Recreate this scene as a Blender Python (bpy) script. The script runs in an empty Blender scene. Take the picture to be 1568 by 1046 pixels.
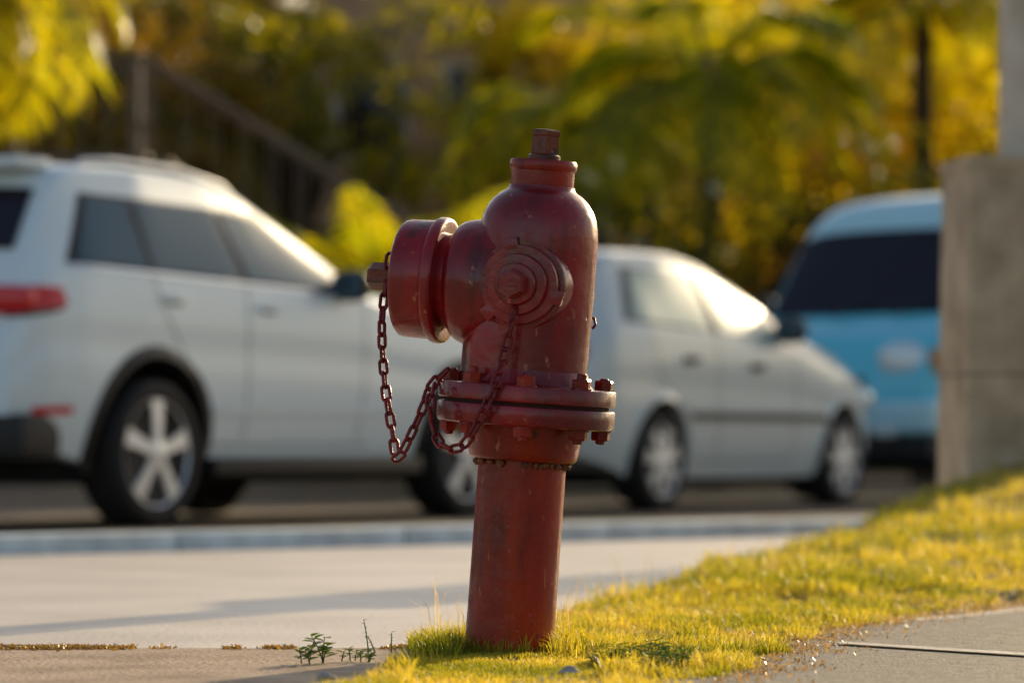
import bpy, bmesh, math, random
import numpy as np
from mathutils import Vector, Matrix, Euler
random.seed(7); rng=np.random.default_rng(7)
S=bpy.context.scene
R=math.radians
# ------------------------------------------------------------------ helpers
def link(o,parent=None):
    S.collection.objects.link(o)
    if parent is not None: o.parent=parent
    return o
def empty(name,M=None):
    e=bpy.data.objects.new(name,None); S.collection.objects.link(e); e.empty_display_size=.2
    if M is not None: e.matrix_world=M
    return e
def mobj(name,verts,faces,mat=None,parent=None,smooth=False,angle=35,mats=None,fidx=None):
    m=bpy.data.meshes.new(name)
    m.from_pydata([tuple(v) for v in verts],[],[tuple(f) for f in faces]); 
    for mm in (mats or ([mat] if mat else [])): m.materials.append(mm)
    if fidx is not None: m.polygons.foreach_set('material_index',fidx)
    if smooth:
        m.polygons.foreach_set('use_smooth',[True]*len(m.polygons))
        try: m.set_sharp_from_angle(angle=R(angle))
        except Exception: pass
    m.update()
    o=bpy.data.objects.new(name,m); return link(o,parent)
def fastmesh(name,V,F,mat,parent=None,smooth=False):
    """V (n,3), F list of arrays (k,3)/(k,4)"""
    m=bpy.data.meshes.new(name)
    nl=sum(f.size for f in F); nf=sum(len(f) for f in F)
    m.vertices.add(len(V)); m.vertices.foreach_set('co',np.asarray(V,dtype=np.float32).ravel())
    m.loops.add(nl); m.polygons.add(nf)
    idx=np.concatenate([f.ravel() for f in F]).astype(np.int32)
    m.loops.foreach_set('vertex_index',idx)
    tot=np.concatenate([np.full(len(f),f.shape[1]) for f in F]); st=np.concatenate([[0],np.cumsum(tot)[:-1]])
    m.polygons.foreach_set('loop_start',st.astype(np.int32)); 
    try: m.polygons.foreach_set('loop_total',tot.astype(np.int32))
    except Exception: pass
    if smooth: m.polygons.foreach_set('use_smooth',[True]*nf)
    m.materials.append(mat); m.update(calc_edges=True); m.validate()
    return link(bpy.data.objects.new(name,m),parent)
def fix(o):
    bm=bmesh.new(); bm.from_mesh(o.data); bmesh.ops.recalc_face_normals(bm,faces=bm.faces); bm.to_mesh(o.data); bm.free(); return o
def frame(axis):
    a=Vector(axis).normalized(); return a.to_track_quat('Z','Y').to_matrix()
def lathe(name,prof,seg,mat,parent,origin=(0,0,0),axis=(0,0,1),angle=35,poly=None):
    M=frame(axis); o=Vector(origin); V=[];F=[]
    for r,z in prof:
        for i in range(seg):
            a=2*math.pi*(i+.5)/seg
            V.append(M@Vector((r*math.cos(a),r*math.sin(a),z))+o)
    n=len(prof)
    for k in range(n-1):
        for i in range(seg):
            j=(i+1)%seg; F.append((k*seg+i,k*seg+j,(k+1)*seg+j,(k+1)*seg+i))
    F.append(tuple(reversed(range(seg)))); F.append(tuple((n-1)*seg+i for i in range(seg)))
    return fix(mobj(name,V,F,mat,parent,True,angle))
def box(name,c,s,mat,parent=None,bev=.0,rot=None,seg=2,taper=None):
    bm=bmesh.new(); bmesh.ops.create_cube(bm,size=1)
    for v in bm.verts:
        if taper and v.co.z>0: v.co.x*=taper; v.co.y*=taper
        v.co.x*=s[0]; v.co.y*=s[1]; v.co.z*=s[2]
    if bev>0: bmesh.ops.bevel(bm,geom=bm.edges[:],offset=bev,segments=seg,profile=.7,affect='EDGES')
    Mr=(rot if rot is not None else Matrix.Identity(3)).to_4x4()
    bmesh.ops.transform(bm,matrix=Matrix.Translation(c)@Mr,verts=bm.verts)
    m=bpy.data.meshes.new(name); bm.to_mesh(m); bm.free(); m.materials.append(mat)
    if bev>0:
        m.polygons.foreach_set('use_smooth',[True]*len(m.polygons)); m.set_sharp_from_angle(angle=R(40))
    return link(bpy.data.objects.new(name,m),parent)
def ellipsoid(name,c,s,mat,parent,p=2.0):
    V=[];F=[];nu,nv=24,14
    def sg(v,e): return math.copysign(abs(v)**e,v)
    for j in range(nv+1):
        ph=-math.pi/2+math.pi*j/nv
        for i in range(nu):
            th=2*math.pi*i/nu
            V.append((c[0]+s[0]*sg(math.cos(ph),2/p)*sg(math.cos(th),2/p),c[1]+s[1]*sg(math.cos(ph),2/p)*sg(math.sin(th),2/p),c[2]+s[2]*sg(math.sin(ph),2/p)))
    for j in range(nv):
        for i in range(nu):
            k=(i+1)%nu; F.append((j*nu+i,j*nu+k,(j+1)*nu+k,(j+1)*nu+i))
    return mobj(name,V,F,mat,parent,True,60)
def tube_data(pts,rads,seg=10):
    V=[];F=[];n=len(pts); pts=[Vector(p) for p in pts]
    up=Vector((0.13,.31,.94)).normalized(); 
    t0=(pts[1]-pts[0]).normalized(); nrm=t0.cross(up)
    if nrm.length<.1: nrm=t0.cross(Vector((1,0,0)))
    nrm.normalize()
    for k in range(n):
        t=(pts[min(k+1,n-1)]-pts[max(k-1,0)]).normalized()
        nrm=(nrm-t*nrm.dot(t)).normalized(); b=t.cross(nrm)
        for i in range(seg):
            a=2*math.pi*i/seg; V.append(pts[k]+(nrm*math.cos(a)+b*math.sin(a))*rads[k])
    for k in range(n-1):
        for i in range(seg):
            j=(i+1)%seg; F.append((k*seg+i,k*seg+j,(k+1)*seg+j,(k+1)*seg+i))
    F.append(tuple(reversed(range(seg)))); F.append(tuple((n-1)*seg+i for i in range(seg)))
    return V,F
def merge(parts):
    V=[];F=[]
    for v,f in parts:
        o=len(V); V+=list(v); F+=[tuple(i+o for i in q) for q in f]
    return V,F
def tube(name,pts,rads,mat,parent=None,seg=10):
    if not hasattr(rads,'__len__'): rads=[rads]*len(pts)
    V,F=tube_data(pts,rads,seg); return mobj(name,V,F,mat,parent,True,50)
# ------------------------------------------------------------------ materials
def newmat(name):
    m=bpy.data.materials.new(name); m.use_nodes=True; nt=m.node_tree
    return m,nt,nt.nodes['Principled BSDF']
def mat(name,c,rough=.5,metal=0,coat=0,noise=None,c2=None,scale=5,bump=0,bscale=40,detail=4,spec=None,lo=.35,hi=.65,tr=0):
    m,nt,b=newmat(name); N=nt.nodes;L=nt.links
    b.inputs['Base Color'].default_value=(*c,1); b.inputs['Roughness'].default_value=rough
    b.inputs['Metallic'].default_value=metal; b.inputs['Coat Weight'].default_value=coat
    b.inputs['Coat Roughness'].default_value=.06
    if spec is not None: b.inputs['Specular IOR Level'].default_value=spec
    tc=N.new('ShaderNodeTexCoord')
    if c2:
        t=N.new('ShaderNodeTexNoise'); t.inputs['Scale'].default_value=scale; t.inputs['Detail'].default_value=detail
        r=N.new('ShaderNodeValToRGB'); r.color_ramp.elements[0].position=lo; r.color_ramp.elements[1].position=hi
        r.color_ramp.elements[0].color=(*c,1); r.color_ramp.elements[1].color=(*c2,1)
        L.new(tc.outputs['Object'],t.inputs['Vector']); L.new(t.outputs['Fac'],r.inputs['Fac']); L.new(r.outputs['Color'],b.inputs['Base Color'])
    if bump:
        t2=N.new('ShaderNodeTexNoise'); t2.inputs['Scale'].default_value=bscale; t2.inputs['Detail'].default_value=5
        bp=N.new('ShaderNodeBump'); bp.inputs['Strength'].default_value=bump; bp.inputs['Distance'].default_value=.01
        L.new(tc.outputs['Object'],t2.inputs['Vector']); L.new(t2.outputs['Fac'],bp.inputs['Height']); L.new(bp.outputs['Normal'],b.inputs['Normal'])
    return m
def leafmat(name,cols,trans=.5,tint=(1.6,1.3,.6),rough=.4,patch=None):
    m,nt,b=newmat(name); N=nt.nodes;L=nt.links
    g=N.new('ShaderNodeNewGeometry'); r=N.new('ShaderNodeValToRGB')
    el=r.color_ramp.elements
    el[0].color=(*cols[0],1); el[1].color=(*cols[-1],1)
    for i,c in enumerate(cols[1:-1]):
        e=el.new((i+1)/(len(cols)-1)); e.color=(*c,1)
    if patch:
        tc=N.new('ShaderNodeTexCoord'); t0=N.new('ShaderNodeTexNoise'); t0.inputs['Scale'].default_value=patch; t0.inputs['Detail'].default_value=3
        L.new(tc.outputs['Object'],t0.inputs['Vector'])
        a1=N.new('ShaderNodeMapRange'); a1.inputs['From Min'].default_value=.32; a1.inputs['From Max'].default_value=.68; L.new(t0.outputs['Fac'],a1.inputs['Value'])
        a2=N.new('ShaderNodeMix'); a2.data_type='FLOAT'; a2.inputs[0].default_value=.6
        L.new(g.outputs['Random Per Island'],a2.inputs[2]); L.new(a1.outputs['Result'],a2.inputs[3]); L.new(a2.outputs[0],r.inputs['Fac'])
    else: L.new(g.outputs['Random Per Island'],r.inputs['Fac'])
    L.new(r.outputs['Color'],b.inputs['Base Color']); b.inputs['Roughness'].default_value=rough
    t=N.new('ShaderNodeBsdfTranslucent'); mx=N.new('ShaderNodeMixRGB'); mx.blend_type='MULTIPLY'; mx.inputs['Fac'].default_value=1
    mx.inputs['Color2'].default_value=(*tint,1); L.new(r.outputs['Color'],mx.inputs['Color1']); L.new(mx.outputs['Color'],t.inputs['Color'])
    ms=N.new('ShaderNodeMixShader'); ms.inputs['Fac'].default_value=trans
    L.new(b.outputs['BSDF'],ms.inputs[1]); L.new(t.outputs['BSDF'],ms.inputs[2]); L.new(ms.outputs['Shader'],N['Material Output'].inputs['Surface'])
    return m
def hydrant_paint(name,c,cdark,crust,rustlo=.66,rough=.36,light=None,stain=(.05,.007,.006),coat=.9):
    m,nt,b=newmat(name); N=nt.nodes;L=nt.links
    tc=N.new('ShaderNodeTexCoord')
    def noise(scale,det,sc=(1,1,1),loc=(0,0,0),ro=.5):
        n=N.new('ShaderNodeTexNoise'); n.inputs['Scale'].default_value=scale; n.inputs['Detail'].default_value=det; n.inputs['Roughness'].default_value=ro
        mp=N.new('ShaderNodeMapping'); mp.inputs['Scale'].default_value=sc; mp.inputs['Location'].default_value=loc
        L.new(tc.outputs['Object'],mp.inputs['Vector']); L.new(mp.outputs['Vector'],n.inputs['Vector']); return n
    def ramp(n,a,b_,ca=(0,0,0),cb=(1,1,1)):
        r=N.new('ShaderNodeValToRGB'); r.color_ramp.elements[0].position=a; r.color_ramp.elements[1].position=b_
        r.color_ramp.elements[0].color=(*ca,1); r.color_ramp.elements[1].color=(*cb,1); L.new(n.outputs['Fac'],r.inputs['Fac']); return r
    def mix(f,a,col):
        x=N.new('ShaderNodeMixRGB'); L.new(f.outputs['Color'],x.inputs['Fac']); L.new(a.outputs['Color'],x.inputs['Color1']); x.inputs['Color2'].default_value=(*col,1); return x
    base=ramp(noise(9,6,(1,1,.35)),.34,.64,cdark,c)
    n2=noise(26,8,ro=.7)
    m1=mix(ramp(n2,rustlo,rustlo+.04),base,crust)
    m2=mix(ramp(noise(17,7,(1,1,.18),(5,2,1),.65),.54,.72),m1,stain)
    m3=mix(ramp(noise(60,4,(1,1,.45),(3,1,7)),.68,.72),m2,light or (.45,.12,.06))
    L.new(m3.outputs['Color'],b.inputs['Base Color'])
    mr=N.new('ShaderNodeMapRange'); L.new(n2.outputs['Fac'],mr.inputs['Value']); mr.inputs['From Min'].default_value=.3; mr.inputs['From Max'].default_value=.75
    mr.inputs['To Min'].default_value=rough; mr.inputs['To Max'].default_value=rough+.3; L.new(mr.outputs['Result'],b.inputs['Roughness'])
    mc=N.new('ShaderNodeMapRange'); L.new(n2.outputs['Fac'],mc.inputs['Value']); mc.inputs['From Min'].default_value=.45; mc.inputs['From Max'].default_value=.70
    mc.inputs['To Min'].default_value=.16; mc.inputs['To Max'].default_value=.40; L.new(mc.outputs['Result'],b.inputs['Coat Roughness'])
    n3=noise(26,3)
    v=N.new('ShaderNodeTexVoronoi'); v.inputs['Scale'].default_value=20; L.new(tc.outputs['Object'],v.inputs['Vector'])
    vr=N.new('ShaderNodeMapRange'); L.new(v.outputs['Distance'],vr.inputs['Value']); vr.inputs['From Min'].default_value=0; vr.inputs['From Max'].default_value=.12; vr.inputs['To Min'].default_value=-.7; vr.inputs['To Max'].default_value=0
    ad=N.new('ShaderNodeMath'); L.new(n3.outputs['Fac'],ad.inputs[0]); L.new(vr.outputs['Result'],ad.inputs[1])
    bp=N.new('ShaderNodeBump'); bp.inputs['Strength'].default_value=.4; bp.inputs['Distance'].default_value=.0045
    L.new(ad.outputs[0],bp.inputs['Height']); L.new(bp.outputs['Normal'],b.inputs['Normal']); L.new(bp.outputs['Normal'],b.inputs['Coat Normal'])
    b.inputs['Specular IOR Level'].default_value=.2
    b.inputs['Coat Weight'].default_value=coat
    return m
RED=hydrant_paint('hydrant_red_paint',(.33,.004,.007),(.12,.0018,.003),(.05,.008,.006),.66,.45)
PIPE=hydrant_paint('hydrant_pipe_paint',(.42,.022,.003),(.17,.006,.002),(.09,.016,.005),.62,.45,coat=.7)
NUT=hydrant_paint('hydrant_worn_nut',(.22,.04,.015),(.09,.014,.008),(.07,.025,.012),.5,.45,coat=.5)
CHAIN=mat('chain_paint',(.13,.004,.006),.3,.2,0,c2=(.26,.013,.012),scale=40,bump=.3,bscale=200)
TYRE=mat('tyre_rubber',(.017,.014,.013),.8,bump=.3,bscale=60)
ALLOY=mat('wheel_alloy',(.80,.80,.82),.4,.5)
BLACK=mat('black_plastic',(.018,.015,.015),.55)
DARK=mat('dark_underbody',(.008,.006,.006),.9)
RUBBER=mat('seam_dark_grey',(.05,.05,.055),.7)  # dark grey for panel gaps, handle recesses and the hatchback's door handles
WHITE=mat('white_car_paint',(.84,.93,.96),.38,0,.5)
SILVER=mat('silver_car_paint',(.72,.76,.75),.38,.05,.5)
BLUE=mat('light_blue_car_paint',(.13,.66,.84),.3,0,.8)
PALEBLUE=mat('pale_blue_roof_paint',(.54,.85,.93),.3,0,.8)
GLASS=mat('tinted_glass',(.065,.12,.16),.12,0,0,spec=.28)
GLASS_LIT=mat('sunlit_interior_glass',(.40,.54,.50),.30,0,0,spec=.2)  # pale colour paints the sunlit interior seen through the hatchback's windows
GLASSD=mat('dark_glass',(.012,.008,.018),.12,0,.0,spec=.4)
REDL=mat('tail_light_red',(.74,.008,.015),.2,0,.5)
LAMP=mat('headlight_lens',(.82,.87,.87),.08,.2,1)
CHROME=mat('chrome',(.75,.75,.75),.16,1)
# ------------------------------------------------------------------ world, sun, camera
SUN_EL,SUN_AZ=15.5,27
w=bpy.data.worlds.new('World'); S.world=w; w.use_nodes=True
nt=w.node_tree; bg=nt.nodes['Background']; sk=nt.nodes.new('ShaderNodeTexSky'); sk.sky_type='NISHITA'; sk.sun_disc=False
sk.sun_elevation=R(SUN_EL); sk.sun_rotation=R(SUN_AZ); sk.dust_density=2.4; sk.air_density=1.0; sk.ozone_density=.6
nt.links.new(sk.outputs['Color'],bg.inputs['Color']); bg.inputs['Strength'].default_value=.15
sl=bpy.data.lights.new('sun','SUN'); sl.energy=5; sl.angle=R(.5); sl.color=(1,.80,.50)
so=bpy.data.objects.new('sun',sl); S.collection.objects.link(so)
sv=Vector((math.cos(R(SUN_EL))*math.sin(R(SUN_AZ)),math.cos(R(SUN_EL))*math.cos(R(SUN_AZ)),math.sin(R(SUN_EL))))
so.rotation_euler=sv.to_track_quat('Z','Y').to_euler(); so.location=sv*60
cam=bpy.data.cameras.new('camera'); co=bpy.data.objects.new('camera',cam); S.collection.objects.link(co); S.camera=co
cam.sensor_width=36; cam.lens=128.6; cam.clip_end=2000; co.location=(0,0,.4); co.rotation_euler=(R(90+1.637),0,0)
cam.dof.use_dof=True; cam.dof.focus_distance=6.93; cam.dof.aperture_fstop=2.9
S.view_settings.view_transform='Standard'; S.view_settings.look='None'; S.view_settings.exposure=0
# ------------------------------------------------------------------ HYDRANT
HM=Matrix.Translation((-.0075,7.0,-.01))@Matrix.Rotation(R(1.6),4,'X')@Matrix.Rotation(R(4.1),4,'Y')@Matrix.Rotation(R(-15),4,'Z')
H=empty('fire_hydrant',HM)
lathe('pipe',[(.088,-.12),(.086,.0),(.0845,.1),(.084,.36),(.084,.42)],64,PIPE,H)
FZ=.017
lathe('neck_collar',[(.080,.384),(.098,.385),(.103,.390),(.106,.402),(.109,.43),(.114,.447),(.116,.47)],64,PIPE,H,angle=50)
lathe('lower_flange',[(.10,.434+FZ),(.164,.434+FZ),(.168,.436+FZ),(.170,.440+FZ),(.170,.468+FZ),(.1685,.471+FZ),(.164,.472+FZ)],72,RED,H,angle=30)
lathe('flange_gasket',[(.158,.470+FZ),(.158,.480+FZ)],72,mat('gasket',(.05,.012,.01),.8),H)
lathe('upper_flange',[(.164,.4785+FZ),(.1685,.4795+FZ),(.170,.482+FZ),(.170,.506+FZ),(.1685,.509+FZ),(.164,.510+FZ),(.13,.511+FZ),(.122,.514+FZ),(.117,.522+FZ),(.113,.54+FZ)],72,RED,H,angle=30)
prof=[(.112,.54),(.111,.57),(.112,.62),(.114,.70),(.1145,.78),(.114,.81),(.112,.832),(.108,.850),(.101,.866),(.091,.880),(.078,.892),(.068,.898),(.064,.902),(.063,.908)]
lathe('barrel',prof,96,RED,H,angle=60)
for k,dx in enumerate((.010,.019,.026)):
    lathe('barrel_swell_%d'%k,[(.109-.002*k,.53),(.1085-.002*k,.58),(.108-.002*k,.66),(.100-.003*k,.72)],80,RED,H,(-dx,-.001*k,0),angle=60)
lathe('bonnet_neck',[(.060,.900),(.0605,.905),(.0605,.936),(.0635,.939),(.0645,.944),(.0645,.953),(.062,.957),(.03,.958)],64,PIPE,H,angle=40)
lathe('stem_collar',[(.031,.957),(.031,.966),(.027,.969),(.02,.969)],32,NUT,H)
lathe('operating_nut',[(.026,.967),(.0275,.970),(.0265,1.002),(.0275,1.004),(.0285,1.006),(.0285,1.013),(.024,1.016),(.012,1.017)],5,NUT,H,angle=20)
def hexbolt(nm,x,y,z,up,rr=.0185,h=.017,stud=.012):
    d=1 if up else -1
    lathe(nm+'_washer',[(rr*1.15,0),(rr*1.15,.003)],20,RED,H,(x,y,z),(0,0,d))
    lathe(nm+'_nut',[(rr,.0025),(rr,h),(rr*.88,h+.003)],6,PIPE,H,(x,y,z),(0,0,d),angle=20)
    if stud: lathe(nm+'_stud',[(rr*.5,h),(rr*.5,h+stud),(rr*.4,h+stud+.002)],14,RED,H,(x,y,z),(0,0,d))
for i in range(8):
    a=R(22.5+45*i-9); x,y=.145*math.cos(a),.145*math.sin(a)
    hexbolt('bolt_top_%d'%i,x,y,.5095+FZ,True,stud=.012 if i%2 else .005); hexbolt('bolt_low_%d'%i,x,y,.4345+FZ,False,stud=.008)
# outlets
OZ=.716
def ring(nm,prof,o,ax,m=RED,seg=64,angle=40): return lathe(nm,prof,seg,m,H,o,ax,angle)
ring('main_outlet_boss',[(.122,.02),(.1225,.07),(.122,.112),(.119,.132),(.114,.145),(.106,.154),(.096,.159),(.08,.160)],(0,0,OZ),(-1,0,0),angle=60)
ring('main_outlet_neck',[(.093,.150),(.091,.160),(.0905,.215)],(0,0,OZ),(-1,0,0))
ring('main_cap_rim',[(.100,.176),(.113,.174),(.1195,.176),(.1215,.182),(.1215,.190),(.119,.196),(.114,.200)],(0,0,OZ),(-1,0,0),angle=60)
ring('main_cap',[(.112,.192),(.1145,.204),(.1135,.250),(.1115,.258),(.107,.262),(.05,.264),(.045,.266)],(0,0,OZ),(-1,0,0),angle=50)
ring('main_cap_nut_base',[(.034,.262),(.033,.280),(.029,.284)],(0,0,OZ),(-1,0,0),seg=32)
ring('main_cap_nut',[(.027,.282),(.0265,.324),(.023,.330)],(0,0,OZ),(-1,0,0),seg=6,angle=20,m=NUT)
ring('chain_ring_main',[(.035,.272),(.039,.275),(.035,.279)],(0,0,OZ),(-1,0,0),m=CHAIN)
for sgn,nm in ((-1,'front'),(1,'rear')):
    ax=(0,sgn,0); o=(0,0,OZ)
    ring(nm+'_outlet_boss',[(.098,.03),(.090,.085),(.087,.098),(.085,.106),(.0835,.108),(.070,.1085)],o,ax,angle=30)
    ring(nm+'_cap_skirt',[(.0745,.106),(.0755,.109),(.0755,.121),(.0740,.124),(.060,.1245)],o,ax,angle=30)
    ring(nm+'_cap_step',[(.0585,.122),(.0575,.137),(.0560,.140),(.043,.1405)],o,ax,angle=30)
    ring(nm+'_cap_top',[(.0405,.138),(.0395,.150),(.0375,.153),(.028,.1535)],o,ax,angle=30)
    ring(nm+'_cap_nut',[(.0290,.150),(.0280,.180),(.024,.184)],o,ax,seg=6,angle=20)
    for k in range(3):
        a=R(105+120*k); c=Vector((.077*math.cos(a),sgn*.1155,OZ+.077*math.sin(a)))
        box(nm+'_lug_%d'%k,c,(.028,.018,.026),RED,H,.004,Matrix.Rotation(-(a-math.pi/2),3,'Y'))
rngl=random.Random(3)
parts=[]
for i in range(34):
    a=rngl.uniform(0,2*math.pi); 
    bx=Vector((.090*math.cos(a),.090*math.sin(a),.381-rngl.uniform(0,.005)))
    v,f=tube_data([bx+Vector((0,0,-.006)),bx,bx+Vector((0,0,.005))],[.002,rngl.uniform(.003,.008),.003],7); parts.append((v,f))
V,F=merge(parts); mobj('rust_scale',V,F,mat('rust_crust',(.30,.13,.04),.9,c2=(.10,.03,.02),scale=60),H,True,80)
# chains
HI=HM.inverted()
def catmull(P,n):
    P=[Vector(p) for p in P]; P=[P[0]*2-P[1]]+P+[P[-1]*2-P[-2]]; out=[]
    for k in range(1,len(P)-2):
        for i in range(n):
            t=i/n; a,b,c,d=P[k-1:k+3]
            out.append(.5*((2*b)+(c-a)*t+(2*a-5*b+4*c-d)*t*t+(3*b-a-3*c+d)*t**3))
    out.append(P[-2]); return out
def linkmesh(L=.038,W=.0215,r=.0035):
    path=[]; hr=W/2-r; hl=L/2-W/2
    for i in range(9): a=math.pi*i/8; path.append((hr*math.cos(a),hl+hr*math.sin(a)))
    for i in range(9): a=math.pi+math.pi*i/8; path.append((hr*math.cos(a),-hl+hr*math.sin(a)))
    V=[];F=[];n=len(path);sg=8
    for k in range(n):
        p=Vector((path[k][0],0,path[k][1])); q=Vector((path[(k+1)%n][0],0,path[(k+1)%n][1])); o=Vector((path[k-1][0],0,path[k-1][1]))
        t=(q-o).normalized(); s_=t.cross(Vector((0,1,0)))
        for i in range(sg):
            a=2*math.pi*i/sg; V.append(p+s_*r*math.cos(a)+Vector((0,1,0))*r*math.sin(a))
    for k in range(n):
        for i in range(sg):
            j=(i+1)%sg; kk=(k+1)%n; F.append((k*sg+i,k*sg+j,kk*sg+j,kk*sg+i))
    return V,F
LV,LF=linkmesh()
def px(x,y,dy): 
    d=7.0+dy; return Vector(((x-784)/5600*d,d,.4+(683-y)/5600*d))
def chain(nm,pts,pitch=.0262,seed=0):
    rg=random.Random(seed)
    P=catmull(pts,30); Ls=[0]
    for i in range(1,len(P)): Ls.append(Ls[-1]+(P[i]-P[i-1]).length)
    parts=[]; s_=pitch*.4; k=0
    while s_<Ls[-1]:
        i=max(j for j in range(len(Ls)) if Ls[j]<=s_); i=min(i,len(P)-2)
        p=P[i].lerp(P[i+1],(s_-Ls[i])/max(1e-6,Ls[i+1]-Ls[i])); t=(P[min(i+6,len(P)-1)]-P[max(i-5,0)]).normalized()
        M=HI@Matrix.Translation(p)@t.to_track_quat('Z','Y').to_matrix().to_4x4()@Matrix.Rotation(R((90 if k%2 else 0)+35+rg.uniform(-18,18)),4,'Z')
        parts.append(([M@v for v in LV],LF)); s_+=pitch; k+=1
    V,F=merge(parts); return mobj(nm,V,F,CHAIN,H,True,80)
chain('cap_chain_main',[px(597,392,.03),px(590,440,.03),px(585,490,.02),px(586,545,.0),px(591,600,-.02),px(600,655,-.03),px(607,698,-.04),px(617,690,-.05),px(632,660,-.05),px(650,620,-.05),px(662,590,-.04),px(688,563,-.05)],seed=2)
chain('cap_chain_front',[px(787,474,-.165),px(782,500,-.165),px(772,545,-.16),px(762,580,-.185),px(748,612,-.19),px(733,645,-.185),px(715,675,-.175),px(697,687,-.165),px(676,680,-.14),px(663,655,-.12),px(659,620,-.12),px(664,592,-.10)],seed=5)
tube('chain_hook',[HI@px(902,484,.02),HI@px(910,488,.01),HI@px(912,497,.0),HI@px(907,504,0)],.003,CHAIN,H,8)
# ------------------------------------------------------------------ CARS
class Prof:
    def __init__(s,**k):
        s.k={a:(np.array([p[0] for p in v],float),np.array([p[1] for p in v],float)) for a,v in k.items()}
    def g(s,a,x):
        X,Y=s.k[a]; acc=0
        for o,wt in ((-.06,1),(-.03,2),(0,3),(.03,2),(.06,1)):
            acc+=wt*float(np.interp(x+o,X,Y))
        return acc/9
NE=3.0
def side_y(P,x,z):
    zb,wd,bz,zt,wt=[P.g(a,x) for a in ('zb','w','belt','zt','wt')]; bz=min(bz,zt-.03); h=zt-bz
    if z<=bz:
        t=max(0,min(1,(z-zb)/max(.01,bz-zb))); return wd*(1-.10*(1-t)**4-.035*t**4 - .012*math.exp(-((t-.62)/.06)**2))
    t=min(1,(z-bz)/(.86*h)); return wd*.965+(min(wt,wd*.96)-wd*.965)*t**1.1
def top_z(P,x,y):
    wd,bz,zt,wt=[P.g(a,x) for a in ('w','belt','zt','wt')]; bz=min(bz,zt-.03); h=zt-bz; wt=min(wt,wd*.96)
    u=min(1,abs(y)/wt); return bz+.86*h+.14*h*(1-u**NE)**(1/NE)
def car_body(P,L,paint,parent,wheels,rw,hw,split=None):
    xs=[0]; 
    while xs[-1]<L-.001: 
        x=xs[-1]; st=.025 if (x<.5 or x>L-.5) else .05; xs.append(min(L,x+st))
    V=[];F=[];ring=None
    for x in xs:
        zb,wd,bz,zt,wt=[P.g(a,x) for a in ('zb','w','belt','zt','wt')]; bz=min(bz,zt-.03); h=zt-bz; wt=min(wt,wd*.96)
        half=[(wd*.6,zb)]
        for i in range(15):
            t=i/14; z=zb+(bz-zb)*t; half.append((side_y(P,x,z),z))
        for i in range(1,7):
            z=bz+.86*h*i/6; half.append((side_y(P,x,z),z))
        for i in range(1,12):
            ph=math.pi/2*i/12; u=math.cos(ph)**(2/NE); half.append((wt*u,bz+.86*h+.14*h*(1-u**NE)**(1/NE)))
        full=[(0,zb)]+half+[(0,zt)]+[(-y,z) for y,z in reversed(half)]
        ring=len(full); V+=[(x,y,z) for y,z in full]
    n=len(xs)
    for k in range(n-1):
        for i in range(ring):
            j=(i+1)%ring; F.append((k*ring+i,k*ring+j,(k+1)*ring+j,(k+1)*ring+i))
    F.append(tuple(range(ring))); F.append(tuple(reversed([(n-1)*ring+i for i in range(ring)])))
    mats=[paint,DARK]+( [split[1]] if split else [])
    fi=None
    if split:
        fi=[0]*len(F)
        for q,f in enumerate(F):
            zc=sum(V[i][2] for i in f)/len(f)
            if zc>split[0]: fi[q]=2
    body=mobj('body',V,F,None,parent,False,mats=mats,fidx=fi); fix(body)
    for wx in wheels:
        for s_ in (-1,1):
            c=lathe('cut',[(rw,0),(rw,.42)],40,DARK,parent,(wx,s_*(hw+.12),rw*.86),(0,-s_,0))
            c.data.materials.clear(); c.data.materials.append(DARK); c.data.materials.append(DARK)
            c.data.polygons.foreach_set('material_index',[1]*len(c.data.polygons))
            md=body.modifiers.new('b','BOOLEAN'); md.object=c; md.operation='DIFFERENCE'; md.solver='EXACT'
            bpy.context.view_layer.update()
            dg=bpy.context.evaluated_depsgraph_get(); me=bpy.data.meshes.new_from_object(body.evaluated_get(dg))
            body.modifiers.clear(); body.data=me; bpy.data.objects.remove(c)
    me=body.data; me.polygons.foreach_set('use_smooth',[True]*len(me.polygons)); me.set_sharp_from_angle(angle=R(32))
    return body
def side_quad(P,nm,c,m,parent,off=.005,side=-1,nx=14,nz=8):
    (a,b,cc,d)=c; V=[];F=[]
    for j in range(nz+1):
        v=j/nz
        for i in range(nx+1):
            u=i/nx
            x=(a[0]*(1-u)+b[0]*u)*(1-v)+(d[0]*(1-u)+cc[0]*u)*v; z=(a[1]*(1-u)+b[1]*u)*(1-v)+(d[1]*(1-u)+cc[1]*u)*v
            V.append((x,side*(side_y(P,x,z)+off),z))
    for j in range(nz):
        for i in range(nx):
            k=j*(nx+1)+i; F.append((k,k+1,k+nx+2,k+nx+1))
    return mobj(nm,V,F,m,parent,True,80)
def both(P,nm,c,m,parent,off=.005,**k):
    side_quad(P,nm+'_right',c,m,parent,off,-1,**k); side_quad(P,nm+'_left',c,m,parent,off,1,**k)
def top_quad(P,nm,x0,x1,f0,f1,m,parent,dx=.005,dz=.006,wf=None):
    V=[];F=[];nx,ny=18,16
    for i in range(nx+1):
        x=x0+(x1-x0)*i/nx; wt=P.g('wt',x)
        for j in range(ny+1):
            f=f0+(f1-f0)*j/ny; y=f*wt; V.append((x+dx,y,top_z(P,x,y)+dz))
    for i in range(nx):
        for j in range(ny):
            k=i*(ny+1)+j; F.append((k,k+1,k+ny+2,k+ny+1))
    return mobj(nm,V,F,m,parent,True,80)
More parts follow.
